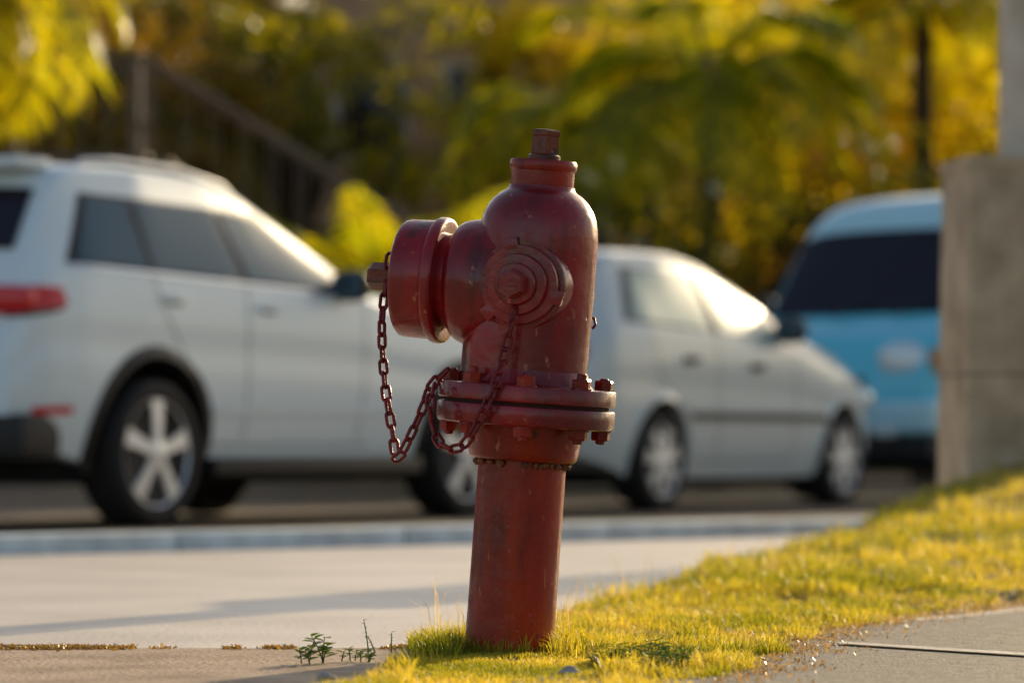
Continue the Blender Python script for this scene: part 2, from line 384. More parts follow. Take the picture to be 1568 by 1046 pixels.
def wheel(nm,parent,x,y,r,wd,nsp,side,rimr=.68,double=False):
    w_=empty(nm); w_.parent=parent; w_.matrix_local=Matrix.Translation((x,y,r))
    ax=(0,side,0); h=wd/2
    lathe('tyre',[(r*rimr*.97,-h*.8),(r*.8,-h),(r*.93,-h*.97),(r*.985,-h*.8),(r,-h*.5),(r,h*.5),(r*.985,h*.8),(r*.93,h*.97),(r*.8,h),(r*rimr*.97,h*.82)],56,TYRE,w_,(0,0,0),ax,60)
    lathe('rim_ring',[(r*rimr*.93,h*.55),(r*rimr*.95,h*.84),(r*rimr*.99,h*.90),(r*rimr*1.0,h*.84),(r*rimr,h*.6)],56,ALLOY,w_,(0,0,0),ax,50)
    lathe('rim_barrel',[(r*rimr*.95,-h*.2),(r*rimr*.95,h*.3),(.01,h*.31)],40,DARK,w_,(0,0,0),ax,50)
    lathe('brake_disc',[(r*.36,h*.33),(r*.36,h*.38)],32,mat('brake',(.1,.1,.1),.4,.8) if 'brake' not in bpy.data.materials else bpy.data.materials['brake'],w_,(0,0,0),ax,50)
    lathe('hub',[(r*.17,h*.5),(r*.17,h*.94),(r*.13,h*.98),(.01,h*.99)],24,ALLOY,w_,(0,0,0),ax,50)
    parts=[]
    for k in range(nsp):
        a0=2*math.pi*k/nsp+.3
        for da in ((-.13,.13) if double else (0,)):
            a=a0+da; d=Vector((math.cos(a),0,math.sin(a))); n=Vector((-math.sin(a),0,math.cos(a))); up=Vector((0,side,0))
            w0,w1=(r*.065,r*.05) if double else (r*.11,r*.17)
            vs=[]
            for rr,ww,hh in ((r*.1,w0,h*.95),(r*.35,w0,h*.93),(r*rimr*.97,w1,h*.88)):
                for sx,sz in ((-1,0),(1,0),(.75,1),(-.75,1)):
                    vs.append(d*rr+n*ww*sx+up*(hh-(0 if sz else h*.3)))
            fs=[(0,3,2,1),(8,9,10,11)]
            for q in (0,4):
                for e in range(4):
                    f_=(e+1)%4; fs.append((q+e,q+f_,q+4+f_,q+4+e))
            parts.append((vs,fs))
    V,F=merge(parts); fix(mobj('spokes',V,F,ALLOY,w_))
    return w_
def ribbon_arch(P,nm,wx,r,rw,m,parent,wid=.06):
    for side,sn in ((-1,'right'),(1,'left')):
        V=[];F=[];n=36
        for i in range(n+1):
            a=math.pi*(-.08+1.16*i/n)
            for rr,off in ((rw-.01,-.04),(rw-.01,.012),(rw+wid,.014),(rw+wid+.01,-.002)):
                x=wx+rr*math.cos(a); z=rw*.86+rr*math.sin(a); V.append((x,side*(side_y(P,x,max(z,P.g('zb',x)))+off),z))
        for i in range(n):
            for j in range(3):
                k=i*4+j; F.append((k,k+1,k+5,k+4))
        mobj(nm+'_'+sn,V,F,m,parent,True,60)
def mirror(parent,x,y,z,side,m):
    ellipsoid('mirror_shell',(x,side*(y+.12),z),(.07,.11,.085),m,parent,2.6)
    box('mirror_glass',(x-.062,side*(y+.12),z),(.012,.17,.12),GLASS,parent,.004)
    box('mirror_arm',(x+.02,side*(y+.01),z-.05),(.06,.12,.03),BLACK,parent,.006)
def handle(P,x,z,m,parent):
    for side in (-1,1):
        y=side*(side_y(P,x,z)+.018); box('door_handle',(x,y,z),(.19,.022,.032),m,parent,.009)
        box('door_handle_recess',(x,side*(side_y(P,x,z)+.001),z-.005),(.12,.006,.05),RUBBER,parent,.002)
def seam(P,x0,z0,x1,z1,parent,t=.007):
    dx,dz=x1-x0,z1-z0; l=math.hypot(dx,dz); nx,nz=-dz/l*t/2,dx/l*t/2
    for side in (-1,1): side_quad(P,'panel_gap',[(x0-nx,z0-nz),(x1-nx,z1-nz),(x1+nx,z1+nz),(x0+nx,z0+nz)],RUBBER,parent,.0025,side,nx=16,nz=1)
def carM(ox,oy,fx,fy): return Matrix.Translation((ox,oy,.005))@Matrix.Rotation(math.atan2(fy,fx),4,'Z')
# ---- SUV
C=empty('parked_suv',carM(-3.04,17.57,.51,.86))
P=Prof(zt=[(0,.86),(.03,1.0),(.08,1.16),(.14,1.28),(.34,1.64),(.44,1.75),(.6,1.785),(1.0,1.80),(1.6,1.785),(1.95,1.73),(2.2,1.62),(2.65,1.41),(2.98,1.25),(3.1,1.22),(3.7,1.18),(4.3,1.10),(4.6,1.02),(4.74,.92),(4.82,.74)],
 zb=[(0,.46),(.3,.36),(.6,.29),(4.2,.27),(4.5,.34),(4.82,.42)],
 belt=[(0,1.0),(.15,1.20),(.5,1.245),(1.5,1.225),(2.8,1.185),(3.1,1.12),(4.3,1.01),(4.82,.72)],
 w=[(0,.78),(.05,.86),(.15,.915),(.4,.95),(.9,.965),(4.0,.965),(4.35,.93),(4.6,.85),(4.75,.74),(4.82,.62)],
 wt=[(0,.70),(.12,.78),(.4,.75),(1,.77),(2,.73),(3,.78),(3.3,.86),(4.3,.80),(4.82,.6)])
rw=.452
car_body(P,4.82,WHITE,C,(.95,3.87),rw,.965)
for wx in (.95,3.87):
    ribbon_arch(P,'arch_trim',wx,.38,rw,BLACK,C,.04)
    for s_ in (-1,1): wheel('wheel',C,wx,s_*.845,.362,.25,5,s_,.74)
both(P,'window_band',[(.30,1.265),(2.78,1.195),(2.06,1.595),(.52,1.620)],BLACK,C,.004,nx=40)
both(P,'quarter_window',[(.37,1.280),(.90,1.265),(.86,1.598),(.56,1.602)],GLASS,C,.009)
both(P,'rear_door_window',[(.95,1.263),(1.70,1.242),(1.60,1.594),(.91,1.598)],GLASS,C,.009)
both(P,'front_door_window',[(1.77,1.240),(2.66,1.215),(2.04,1.560),(1.66,1.592)],GLASS,C,.009)
both(P,'window_trim',[(.30,1.252),(2.80,1.182),(2.80,1.194),(.30,1.265)],CHROME,C,.011,nx=40,nz=2)
top_quad(P,'windshield',2.06,2.95,-.9,.9,GLASSD,C,.006,.008)
top_quad(P,'rear_window',.17,.35,-.88,.88,GLASSD,C,-.010,.006)
box('spoiler',(.36,0,1.76),(.26,1.30,.045),WHITE,C,.018)
for s_ in (-1,1):
    tube('roof_rail',[(.62,s_*.68,1.745),(.7,s_*.68,1.788),(.95,s_*.68,1.805),(1.5,s_*.67,1.795),(1.9,s_*.66,1.74),(2.0,s_*.65,1.69)],.012,ALLOY,C,8)
both(P,'tail_light_side',[(.035,1.03),(.27,1.06),(.24,1.145),(.035,1.155)],REDL,C,.014)
both(P,'tail_light_frame',[(.03,1.0),(.24,1.04),(.24,1.06),(.03,1.02)],BLACK,C,.012)
for s_ in (-1,1):
    ellipsoid('tail_light_lens',(.045,s_*.68,1.085),(.055,.22,.07),REDL,C,3.5)
    box('rear_reflector',(.03,s_*.60,.56),(.05,.30,.045),REDL,C,.01)
    ellipsoid('headlight_lens',(4.60,s_*.70,.93),(.16,.17,.075),LAMP,C,2.8)
    mirror(C,2.62,.88,1.24,s_,BLACK)
    box('side_sill',(2.4,s_*.93,.295),(1.95,.08,.09),BLACK,C,.02)
both(P,'side_reflector',[(.09,.545),(.32,.55),(.32,.585),(.09,.58)],REDL,C,.012)
box('rear_bumper_lower',(.14,0,.45),(.30,1.76,.20),BLACK,C,.05)
box('front_bumper_lower',(4.66,0,.44),(.28,1.5,.16),BLACK,C,.05)
box('grille',(4.76,0,.88),(.10,1.0,.16),BLACK,C,.02)
for k in range(7): box('grille_bar',(4.815,-.42+.14*k,.88),(.02,.07,.13),CHROME,C,.008)
box('license_plate',(-.004,0,.92),(.02,.4,.14),LAMP,C,.004)
box('plate_handle',(.005,0,1.05),(.03,.7,.04),CHROME,C,.008)
handle(P,.98+.12,1.12,WHITE,C); handle(P,1.92,1.10,WHITE,C)
seam(P,1.72,.42,1.74,1.22,C); seam(P,2.78,.42,2.84,1.16,C); seam(P,1.36,.62,1.02,1.05,C); seam(P,1.02,1.05,.93,1.23,C); seam(P,1.2,.40,2.9,.40,C)
both(P,'door_moulding',[(1.45,.56),(3.2,.56),(3.2,.60),(1.45,.60)],WHITE,C,.014,nz=2)
side_quad(P,'fuel_door',[(.55,.98),(.75,.98),(.75,1.13),(.55,1.13)],WHITE,C,.004,1)
box('underbody',(2.4,0,.28),(4.0,1.5,.14),DARK,C,.03)
tube('exhaust',[(.1,-.45,.34),(.5,-.45,.34)],.04,CHROME,C)
# ---- hatchback
C=empty('parked_hatchback',carM(-.175,22.03,.51,.86))
P=Prof(zt=[(0,.80),(.03,.95),(.08,1.10),(.16,1.25),(.36,1.52),(.48,1.585),(.8,1.615),(1.25,1.62),(1.6,1.575),(1.9,1.49),(2.35,1.31),(2.7,1.14),(2.8,1.11),(3.3,1.03),(3.75,.90),(3.98,.76),(4.1,.55)],
 zb=[(0,.34),(.3,.25),(.6,.20),(3.5,.20),(3.8,.24),(4.1,.32)],
 belt=[(0,.85),(.15,1.08),(.5,1.12),(1.5,1.09),(2.5,1.05),(2.8,1.0),(3.6,.83),(4.1,.5)],
 w=[(0,.68),(.05,.75),(.2,.82),(.6,.845),(3.3,.845),(3.7,.80),(3.95,.70),(4.1,.52)],
 wt=[(0,.6),(.15,.66),(.4,.62),(1,.65),(1.8,.63),(2.6,.70),(3.0,.74),(3.7,.68),(4.1,.5)])
rw=.37
car_body(P,4.1,SILVER,C,(.75,3.30),rw,.845)
for wx in (.75,3.30):
    ribbon_arch(P,'arch_lip',wx,.3,rw,SILVER,C,.03)
    for s_ in (-1,1): wheel('wheel',C,wx,s_*.745,.305,.19,7,s_,.72,True)
both(P,'window_band',[(.34,1.145),(2.55,1.065),(1.86,1.46),(.52,1.485)],mat('pillar_trim',(.13,.14,.135),.6),C,.003,nx=40)
both(P,'rear_door_window',[(.42,1.16),(1.42,1.115),(1.36,1.47),(.60,1.47)],GLASS_LIT,C,.009)
both(P,'front_door_window',[(1.52,1.11),(2.44,1.08),(1.86,1.425),(1.46,1.468)],GLASS_LIT,C,.009)
top_quad(P,'windshield',1.80,2.66,-.9,.9,GLASS_LIT,C,.006,.008)
top_quad(P,'rear_window',.17,.36,-.88,.88,GLASS,C,-.008,.006)
both(P,'door_moulding',[(1.1,.555),(3.02,.555),(3.02,.605),(1.1,.605)],mat('grey_moulding',(.06,.06,.06),.5),C,.014,nx=30,nz=2)
handle(P,1.10,.93,RUBBER,C); handle(P,2.0,.90,RUBBER,C)
seam(P,1.48,.30,1.48,1.10,C); seam(P,2.52,.30,2.6,1.02,C); seam(P,1.12,.58,.72,.82,C); seam(P,.72,.82,.62,1.1,C); seam(P,1.1,.30,2.55,.30,C)
for s_ in (-1,1):
    mirror(C,2.40,.76,1.14,s_,BLACK)
    ellipsoid('headlight_lens',(3.86,s_*.60,.72),(.16,.16,.09),LAMP,C,2.6)
    ellipsoid('tail_light_lens',(.03,s_*.60,.93),(.05,.09,.13),REDL,C,2.8)
    box('fog_light',(4.0,s_*.45,.40),(.06,.16,.09),LAMP,C,.02)
box('grille',(4.02,0,.62),(.08,.66,.10),BLACK,C,.02)
box('front_lower_grille',(4.05,0,.40),(.09,.7,.10),BLACK,C,.02)
box('license_plate',(-.004,0,.75),(.02,.4,.13),LAMP,C,.004)
box('underbody',(2.0,0,.22),(3.4,1.3,.12),DARK,C,.03)
# ---- van
C=empty('parked_van',carM(2.30+4.6*.66,26.15+4.6*.75,-.66,-.75))
P=Prof(zt=[(0,1.7),(.05,2.0),(.2,2.2),(.5,2.26),(3.3,2.27),(3.55,2.22),(3.70,2.10),(3.80,1.96),(4.22,1.33),(4.30,1.27),(4.45,1.18),(4.55,1.04),(4.6,.80)],
 zb=[(0,.40),(.4,.30),(4.2,.28),(4.6,.34)],
 belt=[(0,1.25),(3.6,1.28),(4.2,1.18),(4.6,.76)],
 w=[(0,.84),(.15,.92),(.5,.94),(4.0,.94),(4.35,.92),(4.5,.88),(4.6,.80)],
 wt=[(0,.74),(.3,.80),(3.5,.82),(3.8,.87),(4.25,.90),(4.6,.78)])
rw=.39
car_body(P,4.6,BLUE,C,(.9,3.72),rw,.94,split=(1.93,PALEBLUE))
for wx in (.9,3.72):
    ribbon_arch(P,'arch_lip',wx,.3,rw,BLUE,C,.03)
    for s_ in (-1,1): wheel('wheel',C,wx,s_*.83,.325,.2,6,s_,.62)
top_quad(P,'windshield',3.79,4.22,-.96,.96,GLASSD,C,.010,.008)
both(P,'side_window_rear',[(.3,1.38),(2.1,1.38),(2.1,1.88),(.35,1.88)],GLASSD,C,.008)
both(P,'side_window_mid',[(2.18,1.38),(3.0,1.38),(3.0,1.88),(2.18,1.88)],GLASSD,C,.008)
both(P,'side_window_front',[(3.08,1.36),(4.0,1.34),(3.78,1.80),(3.08,1.88)],GLASSD,C,.008)
for s_ in (-1,1):
    ellipsoid('headlight_lens',(4.50,s_*.54,1.0),(.10,.21,.135),LAMP,C,2.4)
    ellipsoid('turn_signal',(4.46,s_*.82,.99),(.09,.07,.10),mat('amber_lens',(.6,.25,.05),.2),C,2.6)
    mirror(C,4.05,.92,1.42,s_,BLACK)
    box('fog_light',(4.66,s_*.5,.50),(.04,.18,.08),LAMP,C,.02)
box('grille',(4.590,0,.86),(.04,.56,.05),BLACK,C,.012)
box('front_bumper',(4.56,0,.60),(.22,1.80,.24),PALEBLUE,C,.07,seg=4)
box('bumper_valance',(4.54,0,.39),(.18,1.7,.17),BLACK,C,.05)
box('license_plate',(4.68,0,.62),(.02,.4,.13),LAMP,C,.004)
for s_ in (-.25,.3): tube('wiper',[(4.28,s_,1.33),(4.18,s_+.28,1.47)],.008,BLACK,C,6)
box('underbody',(2.2,0,.30),(4.0,1.4,.14),DARK,C,.03)
# ------------------------------------------------------------------ GROUND
CONC=mat('concrete_road',(.82,.69,.56),.42,c2=(.66,.54,.42),scale=1.6,bump=.5,bscale=60,detail=9,spec=.7)
ASPH=mat('asphalt',(.14,.115,.09),.7,c2=(.28,.23,.18),scale=45,bump=1,bscale=160,detail=8)
LOT=mat('parking_lot_asphalt',(.12,.08,.05),.8,c2=(.20,.145,.09),scale=3,bump=.5,bscale=80,detail=8)
WALK=mat('pavement_concrete',(.56,.40,.27),.7,c2=(.36,.24,.15),scale=5,bump=.8,bscale=90,detail=9)
DIRT=mat('dry_ground',(.20,.15,.09),.95,c2=(.13,.10,.05),scale=2,bump=.5,bscale=20,detail=8)
KERB=mat('painted_kerb',(.70,.80,.84),.6,c2=(.48,.54,.57),scale=7,bump=.5,bscale=60,detail=8)
def sheet(nm,poly,z,m): return mobj(nm,[(x,y,z) for x,y in poly],[tuple(range(len(poly)))],m)
sheet('ground',[(-500,-300),(500,-300),(500,700),(-500,700)],-.004,DIRT)
kd=Vector((3.21,2.95)).normalized(); kn=Vector((-kd.y,kd.x)); k0=Vector((-1.88,13.4))
def kp(s_,n_): p=k0+kd*s_+kn*n_; return (p.x,p.y)
a=kp(-14,.02); b=kp(22,.02)
sheet('road',[(-12,7.0),(.3,7.0),(6,7.2),(22,8.2),(30,30),b,a,(-20,7.0)],.0,CONC)
c1=kp(-14,.32); c2=kp(22,.32)
sheet('parking_lot',[c1,c2,(40,44),(20,50),(-30,50),(-30,20)],.0,LOT)
sheet('pavement',[(-12,-8),(.0,-8),(.0,7.195)]+[(-.25*i,7.19+.010*math.sin(i*2.1)+.006*math.sin(i*5.3)) for i in range(1,48)],.005,WALK)
sheet('footpath',[(.001,-8),(14,-8),(14,13),(8,12.6),(4.5,11.6),(2.4,10.0),(1.5,9.15),(.9,8.2),(.4,7.3),(.001,6.2)],.010,ASPH)
sheet('painted_line',[(.63,7.20),(.66,7.25),(1.60,6.02),(1.555,5.98)],.0145,mat('line_paint',(.70,.64,.55),.6,c2=(.30,.26,.21),scale=50))
kerb=empty('kerb',Matrix.Identity(4))
for i in range(24):
    s0=-9.5+i*1.15; L_=1.142
    p=k0+kd*(s0+L_/2)+kn*.17
    o=box('kerb_stone',(0,0,0),(L_,.30,.13),KERB,kerb,.018)
    o.matrix_local=Matrix.Translation((p.x,p.y,.004+random.uniform(-.004,.004)))@Matrix.Rotation(math.atan2(kd.y,kd.x)+random.uniform(-.004,.004),4,'Z')
# verge
Lp=np.array([(-.40,5.0),(-.28,6.2),(-.21,6.8),(-.165,7.2),(-.05,7.9),(.14,8.9),(.57,10.5),(1.43,13.1),(2.05,14.6),(3.6,17.2),(7,20)])
Rp=np.array([(.20,5.0),(.38,6.2),(.50,6.8),(.60,7.35),(.74,7.9),(.95,8.45),(1.3,9.15),(2.3,10.4),(4.5,12.0),(8,13.2),(13,14)])
T=np.linspace(0,1,len(Lp))
def vp(t,u):
    lx=np.interp(t,T,Lp[:,0]); ly=np.interp(t,T,Lp[:,1]); rx=np.interp(t,T,Rp[:,0]); ry=np.interp(t,T,Rp[:,1])
    wob=.02*np.sin(t*61)+.015*np.sin(t*143+1)
    x=lx+(rx-lx)*u+wob; y=ly+(ry-ly)*u
    z=.006+np.maximum(0,y-8.7)*.036+np.maximum(0,x-1)*np.maximum(0,y-9)*.034*np.clip(1.6-x*.22,0.02,1)
    z=z+.005*np.sin(x*9+y*5)*np.sin(y*7)*np.clip((y-7.5),0.2,1.5)
    e=np.clip(np.minimum(u,1-u)/.05,0,1); e=e*e*(3-2*e)
    return x,y,z*e-.02*(1-e)
nt_,nu_=260,40
tt,uu=np.meshgrid(np.linspace(0,1,nt_),np.linspace(0,1,nu_),indexing='ij')
X,Y,Z=vp(tt,uu); V=np.stack([X.ravel(),Y.ravel(),Z.ravel()],1)
i,j=np.meshgrid(np.arange(nt_-1),np.arange(nu_-1),indexing='ij'); k=(i*nu_+j).ravel()
F=np.stack([k,k+1,k+nu_+1,k+nu_],1)[:,::-1]
SOIL=mat('verge_soil',(.16,.12,.03),.95,c2=(.38,.28,.11),scale=8,bump=.8,bscale=60,detail=8)
fastmesh('verge',V,[F],SOIL,None,True)
def blades(nm,x,y,z,ln,wd,lean,mat_,rg):
    n=len(x); az=rg.uniform(0,2*np.pi,n); la=rg.uniform(0,2*np.pi,n)
    wx,wy=np.cos(az)*wd/2,np.sin(az)*wd/2; lx,ly=np.cos(la)*lean,np.sin(la)*lean
    B=np.stack([x,y,z],1); W=np.stack([wx,wy,0*wx],1)
    D1=np.stack([lx*ln*.35,ly*ln*.35,ln*.6],1); D2=np.stack([lx*ln*1.1,ly*ln*1.1,ln*(1-.35*lean)],1)
    V=np.stack([B-W,B+W,B+D1+W*.75,B+D1-W*.75,B+D2],1).reshape(-1,3)
    k=np.arange(n)*5
    return fastmesh(nm,V,[np.stack([k,k+1,k+2,k+3],1),np.stack([k+3,k+2,k+4],1)],mat_)
GRASS=leafmat('grass_blades',[(.09,.14,.012),(.32,.33,.025),(.68,.56,.07),(.92,.70,.20)],.6,(1.25,1.13,.5),.45,patch=2.6)
n=115000
t=rng.uniform(0,1,n)**.95*.86; u=rng.uniform(.0,1,n)
x,y,z=vp(t,u)
cl=.5+.5*np.sin(x*14+3*np.sin(y*6))*np.sin(y*11+2*np.sin(x*9)); cl=cl*.8+rng.uniform(0,.2,n)
ln=(.008+.034*cl**1.4)*rng.uniform(.5,1.6,n); ln*=np.where(y>9,1.35,1)
infront=(y<6.98)&(np.abs(x+.01)<.16); ln=np.where(infront,np.minimum(ln,.016),ln)
edge=np.minimum(u,1-u)+.03*np.sin(t*190)+.02*np.sin(t*431); keep=(rng.uniform(0,1,n)<np.clip(edge*12+.05,0,1))&(cl>.27)
s_=keep
blades('grass',x[s_],y[s_],z[s_]-.003,ln[s_],rng.uniform(.0018,.0036,s_.sum())*np.where(y[s_]>9,1.5,1),rng.uniform(.1,1.0,s_.sum()),GRASS,rng)
n=5500; a=rng.uniform(0,2*np.pi,n); rr=.10+np.abs(rng.normal(0,.12,n)); x=-.012+rr*np.cos(a)*1.3; y=7.06+rr*np.sin(a)
ok=(x>-.20)&((np.abs(x+.012)>.085)|(y>7.0))
x=x[ok];y=y[ok];n=len(x)
L_=rng.uniform(.015,.068,n)*np.clip(1.25-np.abs(x+.01)*2.5,.45,1)
blades('tall_grass',x,y,np.full(n,.004),L_,rng.uniform(.0016,.003,n),rng.uniform(.1,.9,n),GRASS,rng)
n=420; a=rng.uniform(math.pi,2*math.pi,n); rr=.090+np.abs(rng.normal(0,.010,n)); 
blades('foot_grass',-.0075+rr*np.cos(a),7.0+rr*np.sin(a),np.full(n,.004),rng.uniform(.010,.036,n)*rng.choice([1,1,1.5],n),rng.uniform(.0015,.0025,n),rng.uniform(.1,.7,n),GRASS,rng)
STRAW=leafmat('dry_grass',[(.64,.48,.18),(.85,.66,.30),(.42,.32,.10)],.5,(1.15,1.05,.7))
n=230; x=np.concatenate([rng.uniform(-.17,.12,80),rng.uniform(.1,1.2,150)]); y=np.concatenate([rng.uniform(7.1,7.6,80),8.2+(x[80:]-.1)*2.6+rng.uniform(0,.6,150)])
blades('dry_stalks',x,y,np.full(n,.01)+np.maximum(0,y-9)*.036,rng.uniform(.05,.15,n),rng.uniform(.0014,.0026,n),rng.uniform(.1,.6,n),STRAW,rng)
n=26000; t=rng.uniform(.08,.8,n); u=rng.uniform(.05,1.0,n); x,y,z=vp(t,u); q=np.sin(x*5+y*3)*np.sin(y*4-x*2)+rng.uniform(-.5,.5,n)+.5*(u-.5); m_=(q>.05)&~((y<6.98)&(np.abs(x+.01)<.16))
blades('dry_grass_patches',x[m_],y[m_],z[m_],rng.uniform(.008,.034,m_.sum()),rng.uniform(.0018,.0035,m_.sum()),rng.uniform(.3,1.3,m_.sum()),STRAW,rng)
n=6000; x=np.concatenate([rng.normal(-.90,.055,2200),rng.uniform(-1.4,-.2,3800)]); y=7.18+rng.normal(0,.03,n); cl=(np.sin(x*23)+.8*np.sin(x*57+2)+rng.uniform(-.6,.6,n)>.6)|((x<-.76)&(rng.uniform(0,1,n)<.7))
MOSS=leafmat('edge_moss',[(.30,.17,.04),(.46,.30,.07),(.16,.09,.03)],.35,(1.3,1.1,.5))
blades('road_edge_tufts',x[cl],y[cl],np.full(cl.sum(),.004),rng.uniform(.002,.011,cl.sum()),rng.uniform(.003,.008,cl.sum()),rng.uniform(.3,1.6,cl.sum()),MOSS,rng)
WEED=leafmat('weed_leaves',[(.05,.11,.02),(.09,.16,.03),(.15,.2,.04)],.4,(1.6,1.5,.5))
def leafshape(base,dirv,up,L_,W_):
    d=Vector(dirv).normalized(); s_=d.cross(Vector(up)).normalized(); nn=s_.cross(d)
    pts=[base,base+d*L_*.3+s_*W_*.5+nn*.1*L_,base+d*L_*.65+s_*W_*.42+nn*.08*L_,base+d*L_-nn*.05*L_,base+d*L_*.65-s_*W_*.42+nn*.08*L_,base+d*L_*.3-s_*W_*.5+nn*.1*L_]
    return pts,[(0,1,2,3),(0,3,4,5)]
def weed(nm,x,y,z,nst,h,ls,seed):
    rg=random.Random(seed); parts=[]
    for i in range(nst):
        a=rg.uniform(0,6.28); b=Vector((x+rg.uniform(-.03,.03),y+rg.uniform(-.03,.03),z)); hh=h*rg.uniform(.4,1); l=rg.uniform(.1,.6)
        tip=b+Vector((math.cos(a)*hh*l,math.sin(a)*hh*l,hh)); mid=b.lerp(tip,.5)+Vector((0,0,hh*.1))
        parts.append(tube_data([b,mid,tip],[.0015,.0012,.0008],5))
        for q in range(6):
            f=.3+.7*q/5; p=b.lerp(tip,f); aa=q*2.4+rg.uniform(-.4,.4)
            parts.append(leafshape(p,(math.cos(aa),math.sin(aa),rg.uniform(-.1,.6)),(0,0,1),ls*rg.uniform(.6,1.1),ls*.62))
    V,F=merge(parts); return mobj(nm,V,F,WEED)
weed('weed_plant',-.365,6.66,.006,6,.055,.028,1)
weed('weed_plant',-.29,6.72,.006,7,.030,.017,2)
weed('weed_plant',-.25,7.0,.006,3,.07,.008,6)
for q in range(11): weed('ground_cover_plant',.20+rng.uniform(-.06,.15),6.55+rng.uniform(-.2,.2),.008,8,.036,.018,10+q)
ROCK=mat('pebble_stone',(.6,.54,.46),.8,c2=(.36,.32,.27),scale=60,bump=.5,bscale=120)
def stone(nm,x,y,z,r,sd):
    rg=random.Random(sd); bm=bmesh.new(); bmesh.ops.create_icosphere(bm,subdivisions=3,radius=1)
    a,b,c=[rg.uniform(0,9) for _ in range(3)]
    for v in bm.verts:
        n_=1+.14*math.sin(v.co.x*3+a)*math.sin(v.co.y*3+b)+.08*math.sin(v.co.z*6+c)
        v.co=Vector((v.co.x*r*1.2*n_,v.co.y*r*n_,v.co.z*r*.7*n_))+Vector((x,y,z))
    m=bpy.data.meshes.new(nm); bm.to_mesh(m); bm.free(); m.materials.append(ROCK); m.polygons.foreach_set('use_smooth',[True]*len(m.polygons)); return link(bpy.data.objects.new(nm,m))
stone('pebble',.098,6.28,.010,.019,1); stone('pebble',-.315,6.22,.008,.014,2)
n=2600; t=rng.uniform(.08,.75,n); x,y,_=vp(t,np.full(n,1.0)); x=x+np.abs(rng.normal(0,.07,n))-.03; y=y+rng.normal(0,.04,n)
a_=rng.normal(size=(n,3)); a_/=np.linalg.norm(a_,axis=1)[:,None]; b_=np.cross(a_,rng.normal(size=(n,3))); b_/=np.linalg.norm(b_,axis=1)[:,None]
P0=np.stack([x,y,np.full(n,.014)],1); sz=rng.uniform(.002,.006,n)[:,None]
V=np.stack([P0-a_*sz,P0-b_*sz*.5,P0+a_*sz,P0+b_*sz*.5],1).reshape(-1,3); k=np.arange(n)*4
fastmesh('leaf_litter',V,[np.stack([k,k+1,k+2,k+3],1)],leafmat('litter',[(.38,.26,.13),(.54,.40,.22),(.20,.13,.07)],.3))
# ------------------------------------------------------------------ gate pillar
STONE=mat('pillar_concrete',(.64,.49,.33),.85,c2=(.40,.29,.19),scale=5,bump=.9,bscale=30,detail=10)
G=empty('gate_pillar',Matrix.Translation((1.92,14.0,.05))@Matrix.Rotation(R(8),4,'Z'))
box('pedestal',(0,0,.72),(.50,.46,1.42),STONE,G,.018,taper=.90,seg=3)
box('cap_course',(0,0,1.42),(.47,.43,.05),STONE,G,.012)
box('mid_groove',(0,0,.62),(.482,.442,.010),mat('groove',(.24,.18,.12),.9),G,.003)
tube('upper_post',[(.03,0,1.44),(.035,0,2.4),(.04,0,3.6)],[.085,.078,.070],mat('post_plaster',(.72,.62,.50),.8,c2=(.54,.45,.35),scale=6,bump=.4,bscale=30),G,24)
tube('drain_pipe',[(.145,-.05,1.44),(.145,-.05,3.6)],.028,mat('white_pipe',(.85,.85,.83),.4),G,16)
# ------------------------------------------------------------------ BACKGROUND
BARK=mat('bark',(.10,.065,.04),.9,c2=(.05,.03,.02),scale=10,bump=1,bscale=25)
GOLD_LIT=leafmat('backlit_golden_leaves',[(.20,.20,.008),(.55,.47,.015),(.90,.70,.03),(.34,.32,.012)],.70,(1.15,1.05,.25),.35,patch=.8)  # backlight put into the leaf colour, for foliage on the right
OLIVE=leafmat('olive_leaves',[(.05,.07,.006),(.15,.17,.01),(.36,.33,.012),(.08,.10,.01)],.6,(1.3,1.1,.3),.4,patch=.7)
BROWN_SHADE=leafmat('shaded_brown_leaves',[(.05,.04,.008),(.12,.10,.01),(.30,.21,.012),(.04,.035,.006)],.5,(1.5,1.1,.3),.5,patch=.6)  # shade put into the leaf colour, for left and low foliage
PALM=leafmat('palm_leaves',[(.22,.28,.008),(.44,.46,.012),(.74,.64,.02)],.68,(1.35,1.22,.2),.3)
YPALM=leafmat('yellow_palm_leaves',[(.38,.42,.012),(.60,.56,.02),(.88,.70,.03)],.68,(1.2,1.12,.2),.3)
GLINT=leafmat('pale_glint_leaves',[(.93,.82,.42),(.95,.88,.58)],.6,(1.05,1.0,.8),.15)  # near-white leaf colour that paints small sun glints in the crowns
def leafcloud(cent,rad,n,size,rg,hole=.35):
    k=len(cent); ids=rg.integers(0,k,n); d=rg.normal(size=(n,3)); d/=np.linalg.norm(d,axis=1)[:,None]
    rr=rg.uniform(.25,1.05,n)**.6
    P=cent[ids]+d*rr[:,None]*rad[ids][:,None]*np.array([1.1,1.1,.8])
    f=np.sin(P[:,0]*4.1+1)*np.sin(P[:,1]*3.7)+np.sin(P[:,2]*5.3+P[:,0]*2.2); P=P[f>-1+hole]; n=len(P)
    a=rg.normal(size=(n,3)); a/=np.linalg.norm(a,axis=1)[:,None]; b=np.cross(a,rg.normal(size=(n,3))); b/=np.linalg.norm(b,axis=1)[:,None]
    s_=size*rg.uniform(.6,1.4,n)[:,None]
    V=np.stack([P-a*s_,P-b*s_*.45,P+a*s_,P+b*s_*.45],1).reshape(-1,3); return V
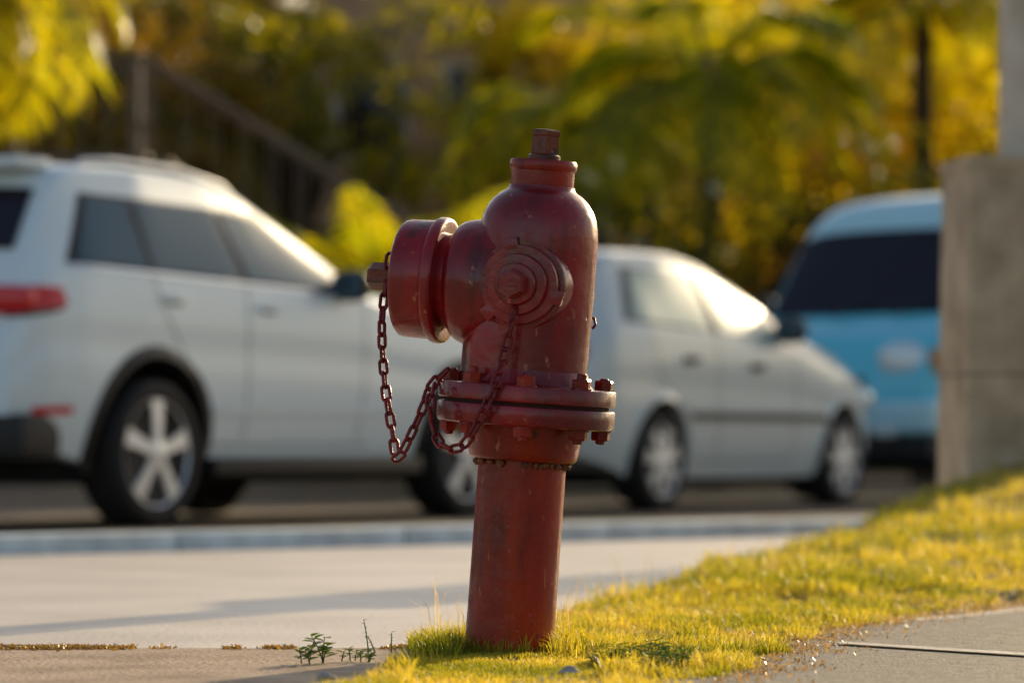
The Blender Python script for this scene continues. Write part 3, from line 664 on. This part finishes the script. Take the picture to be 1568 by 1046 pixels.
def tree(nm,x,y,h,cr,n,size,lm,seed,base=.35,glints=0):
    rg=np.random.default_rng(seed); E=empty(nm,Matrix.Translation((x,y,0)))
    nb=15; c=[];r=[]
    for i in range(nb):
        a=rg.uniform(0,6.28); q=cr*math.sqrt(rg.uniform(0,1))*.85; zz=h*base+(h*(1-base)-cr*.2)*rg.uniform(0.1,1)
        c.append((q*math.cos(a),q*math.sin(a),zz)); r.append(cr*rg.uniform(.28,.5))
    c=np.array(c);r=np.array(r)
    V=leafcloud(c,r,n,size,rg,.6); k=np.arange(len(V)//4)*4
    fastmesh('crown',V,[np.stack([k,k+1,k+2,k+3],1)],lm,E)
    if glints:  # extra pale quads added in front of the crown as sun glints
        V=leafcloud(c+np.array([0,-.6,0]),r,glints,.14,rg,.2)
        k=np.arange(len(V)//4)*4
        fastmesh('glint_leaves',V,[np.stack([k,k+1,k+2,k+3],1)],GLINT,E)
    parts=[tube_data([(0,0,-.1),(.05,.03,h*.2),(-.05,.05,h*.45),(0,0,h*.8)],[h*.035,h*.028,h*.02,h*.006],9)]
    for q in c: 
        s0=Vector((0,0,min(h*.6,max(h*.2,q[2]*.55)))); e=Vector(q); parts.append(tube_data([s0,s0.lerp(e,.5)+Vector((0,0,.15)),e],[h*.012,h*.008,h*.003],6))
    Vt,Ft=merge(parts); mobj('trunk_and_limbs',Vt,Ft,BARK,E,True,60)
    return E
def frond(p0,az,el,L_,droop,nl,ll,rg,wl=.035):
    pts=[];p=Vector(p0); n=14; e=el
    for i in range(n+1):
        pts.append(p.copy()); d=Vector((math.cos(az)*math.cos(e),math.sin(az)*math.cos(e),math.sin(e))); p=p+d*L_/n; e-=droop/n*(1+.8*i/n)
    Vl=[];
    for q in range(nl):
        f=.12+.88*q/nl; k=f*n; i=min(int(k),n-1); b=pts[i].lerp(pts[i+1],k-i); t=(pts[i+1]-pts[i]).normalized()
        sd=t.cross(Vector((0,0,1)));
        if sd.length<.05: sd=Vector((1,0,0))
        sd.normalize(); l=ll*(math.sin(math.pi*min(1,.12+.9*f))**.6)*rg.uniform(.85,1.1)
        for s_ in (-1,1):
            d=(sd*s_*.85+t*.6+Vector((0,0,rg.uniform(-.35,.15)))).normalized(); tip=b+d*l+Vector((0,0,-.3*l)); m_=b+d*l*.55
            w_=t*wl; Vl.append([b-w_*.5,b+w_*.5,m_+w_*.6,tip,m_-w_*.6])
    return pts,Vl
def palm(nm,x,y,th,fl,nf,lm,seed,ll=.5,el=(.0,1.2),droop=1.7,trunk=True,lean=(0,0)):
    rg=random.Random(seed); E=empty(nm,Matrix.Translation((x,y,0))); parts=[];LV_=[];LFq=[]
    top=Vector((lean[0],lean[1],th))
    if trunk:
        n=16; pts=[Vector((lean[0]*(i/n)**2,lean[1]*(i/n)**2,-.1+(th+.1)*i/n)) for i in range(n+1)]
        parts.append(tube_data(pts,[.15-.05*i/n+(.012 if i%2 else 0) for i in range(n+1)],12))
    for i in range(nf):
        az=i*2.399+rg.uniform(-.2,.2); e=rg.uniform(*el)
        pts,vl=frond(top+Vector((math.cos(az)*.06,math.sin(az)*.06,0)),az,e,fl*rg.uniform(.8,1.1),droop*rg.uniform(.8,1.2),34,ll,rg)
        parts.append(tube_data(pts,[.022-.018*k/14 for k in range(15)],5))
        for q in vl: 
            k=len(LV_); LV_+=q; LFq.append((k,k+1,k+2,k+3,k+4))
    V,F=merge(parts); mobj('trunk_and_stems',V,F,BARK,E,True,60)
    mobj('fronds',LV_,LFq,lm,E)
    return E
palm('palm_tree',2.0,37,4.1,2.5,24,PALM,3,.6)
palm('palm_tree',.75,39,3.7,2.0,18,PALM,5,.5)
palm('palm_tree',-4.25,28,4.15,1.75,24,YPALM,8,.5,(-.5,1.0),1.9)
palm('palm_tree',4.5,40,5.2,2.2,20,YPALM,13,.5)
palm('palm_shrub',-1.0,27.5,.95,1.75,40,YPALM,21,.35,(.8,1.55),1.1,False)
palm('palm_shrub',-.15,30.5,.6,1.7,24,PALM,22,.35,(.7,1.5),1.2,False)
palm('palm_shrub',1.2,32,.5,1.8,24,PALM,24,.35,(.7,1.5),1.3,False)
tree('broadleaf_tree',-5.0,40,6.0,2.5,6500,.10,BROWN_SHADE,1)
tree('broadleaf_tree',-2.4,42,6.2,2.2,5500,.10,OLIVE,2)
tree('broadleaf_tree',3.2,44,6.2,2.7,7000,.10,GOLD_LIT,3,glints=90)
tree('broadleaf_tree',6.2,43,6.0,2.5,6000,.10,GOLD_LIT,4,glints=50)
tree('broadleaf_tree',.9,45,6.2,1.9,4800,.10,GOLD_LIT,5,.5)
tree('broadleaf_tree',-7.4,44,6.0,2.5,5500,.10,OLIVE,6)
tree('broadleaf_tree',4.6,38,3.6,1.8,4500,.09,OLIVE,9,.15,glints=22)
tree('broadleaf_tree',1.35,35.5,3.6,1.2,1500,.08,OLIVE,19,.15,glints=45)
tree('broadleaf_tree',9.5,41,5.5,2.5,4500,.10,OLIVE,10)
tree('broadleaf_tree',-10.5,42,6.0,2.5,4000,.10,OLIVE,11)
rg=np.random.default_rng(44)
c=np.stack([rg.uniform(-13,13,90),rg.uniform(40,42,90),rg.uniform(.4,2.4,90)],1); V=leafcloud(c,np.full(90,.8),26000,.09,rg,.2); k=np.arange(len(V)//4)*4
fastmesh('hedge',V,[np.stack([k,k+1,k+2,k+3],1)],BROWN_SHADE)
nx,ny=80,24; gx=np.linspace(-70,70,nx); gy=np.linspace(54,90,ny); XX,YY=np.meshgrid(gx,gy,indexing='ij')
ZZ=np.clip((YY-54)/14,0,1)**.8*9.0+.6*np.sin(XX*.5)*np.sin(YY*.4)-.3; V=np.stack([XX.ravel(),YY.ravel(),ZZ.ravel()],1)
i,j=np.meshgrid(np.arange(nx-1),np.arange(ny-1),indexing='ij'); k=(i*ny+j).ravel()
fastmesh('hillside',V,[np.stack([k,k+ny,k+ny+1,k+1],1)],mat('hill_earth',(.14,.10,.02),.95,c2=(.07,.06,.012),scale=.6,detail=8),None,True)
def hillveg(nm,x0,x1,nb,nl,m):
    xs=rg.uniform(x0,x1,nb); ys=rg.uniform(54,68,nb); c=np.stack([xs,ys,np.clip((ys-54)/14,0,1)**.8*9.0+.8],1); V=leafcloud(c,rg.uniform(.9,1.8,nb),nl,.17,rg,.3); k=np.arange(len(V)//4)*4
    fastmesh(nm,V,[np.stack([k,k+1,k+2,k+3],1)],m)
hillveg('hillside_trees',0,24,80,24000,GOLD_LIT); hillveg('hillside_shrubs',-24,0,80,22000,BROWN_SHADE)
# house
HW=mat('peach_wall',(.58,.34,.19),.85,c2=(.50,.28,.16),scale=2,bump=.3,bscale=30)
Hs=empty('house',Matrix.Translation((-.4,48.5,0)))
box('walls',(0,0,3.3),(4.2,3,6.6),HW,Hs,.02)
box('roof_slab',(0,0,6.7),(4.8,3.6,.2),mat('roof_concrete',(.35,.25,.2),.8),Hs,.03)
for xx in (-1.4,0,1.4):
    for zz in (1.6,4.7):
        box('window_frame',(xx,-1.52,zz),(1.0,.08,1.3),mat('frame_paint',(.6,.5,.4),.6),Hs,.01); box('window_glass',(xx,-1.565,zz),(.84,.02,1.12),GLASSD,Hs,.004)
        box('window_sill',(xx,-1.60,zz-.70),(1.15,.2,.08),HW,Hs,.01)
box('floor_band',(0,-1.53,3.2),(4.3,.10,.22),mat('band',(.5,.32,.2),.8),Hs,.01)
# outdoor staircase with railings
ST=empty('outdoor_staircase',Matrix.Translation((0,32,0)))
STC=mat('stair_steel',(.24,.16,.10),.6,c2=(.15,.095,.06),scale=6)
n=18
for k in range(n):
    x_=-3.1+k*.25; z_=2.85-k*.155
    box('tread',(x_,0,z_),(.29,1.1,.045),STC,ST,.006)
    for yy in (-.52,.52): tube('baluster',[(x_,yy,z_),(x_,yy,z_+.9)],.010,STC,ST,6)
for yy in (-.58,.58):
    tube('stringer',[(-3.2,yy,2.85),(1.25,yy,.05)],.05,STC,ST,8); tube('handrail',[(-4.8,yy*.9,3.75),(-3.15,yy*.9,3.75),(1.2,yy*.9,1.02)],.035,STC,ST,8)
box('landing',(-4.0,0,2.87),(1.7,1.2,.08),STC,ST,.01)
for xx in (-4.75,-3.25): 
    for yy in (-.5,.5): tube('landing_post',[(xx,yy,-.05),(xx,yy,3.75)],.05,STC,ST,8)
for xx in np.arange(-4.7,-3.2,.2): tube('landing_baluster',[(xx,-.52,2.9),(xx,-.52,3.75)],.012,STC,ST,6)
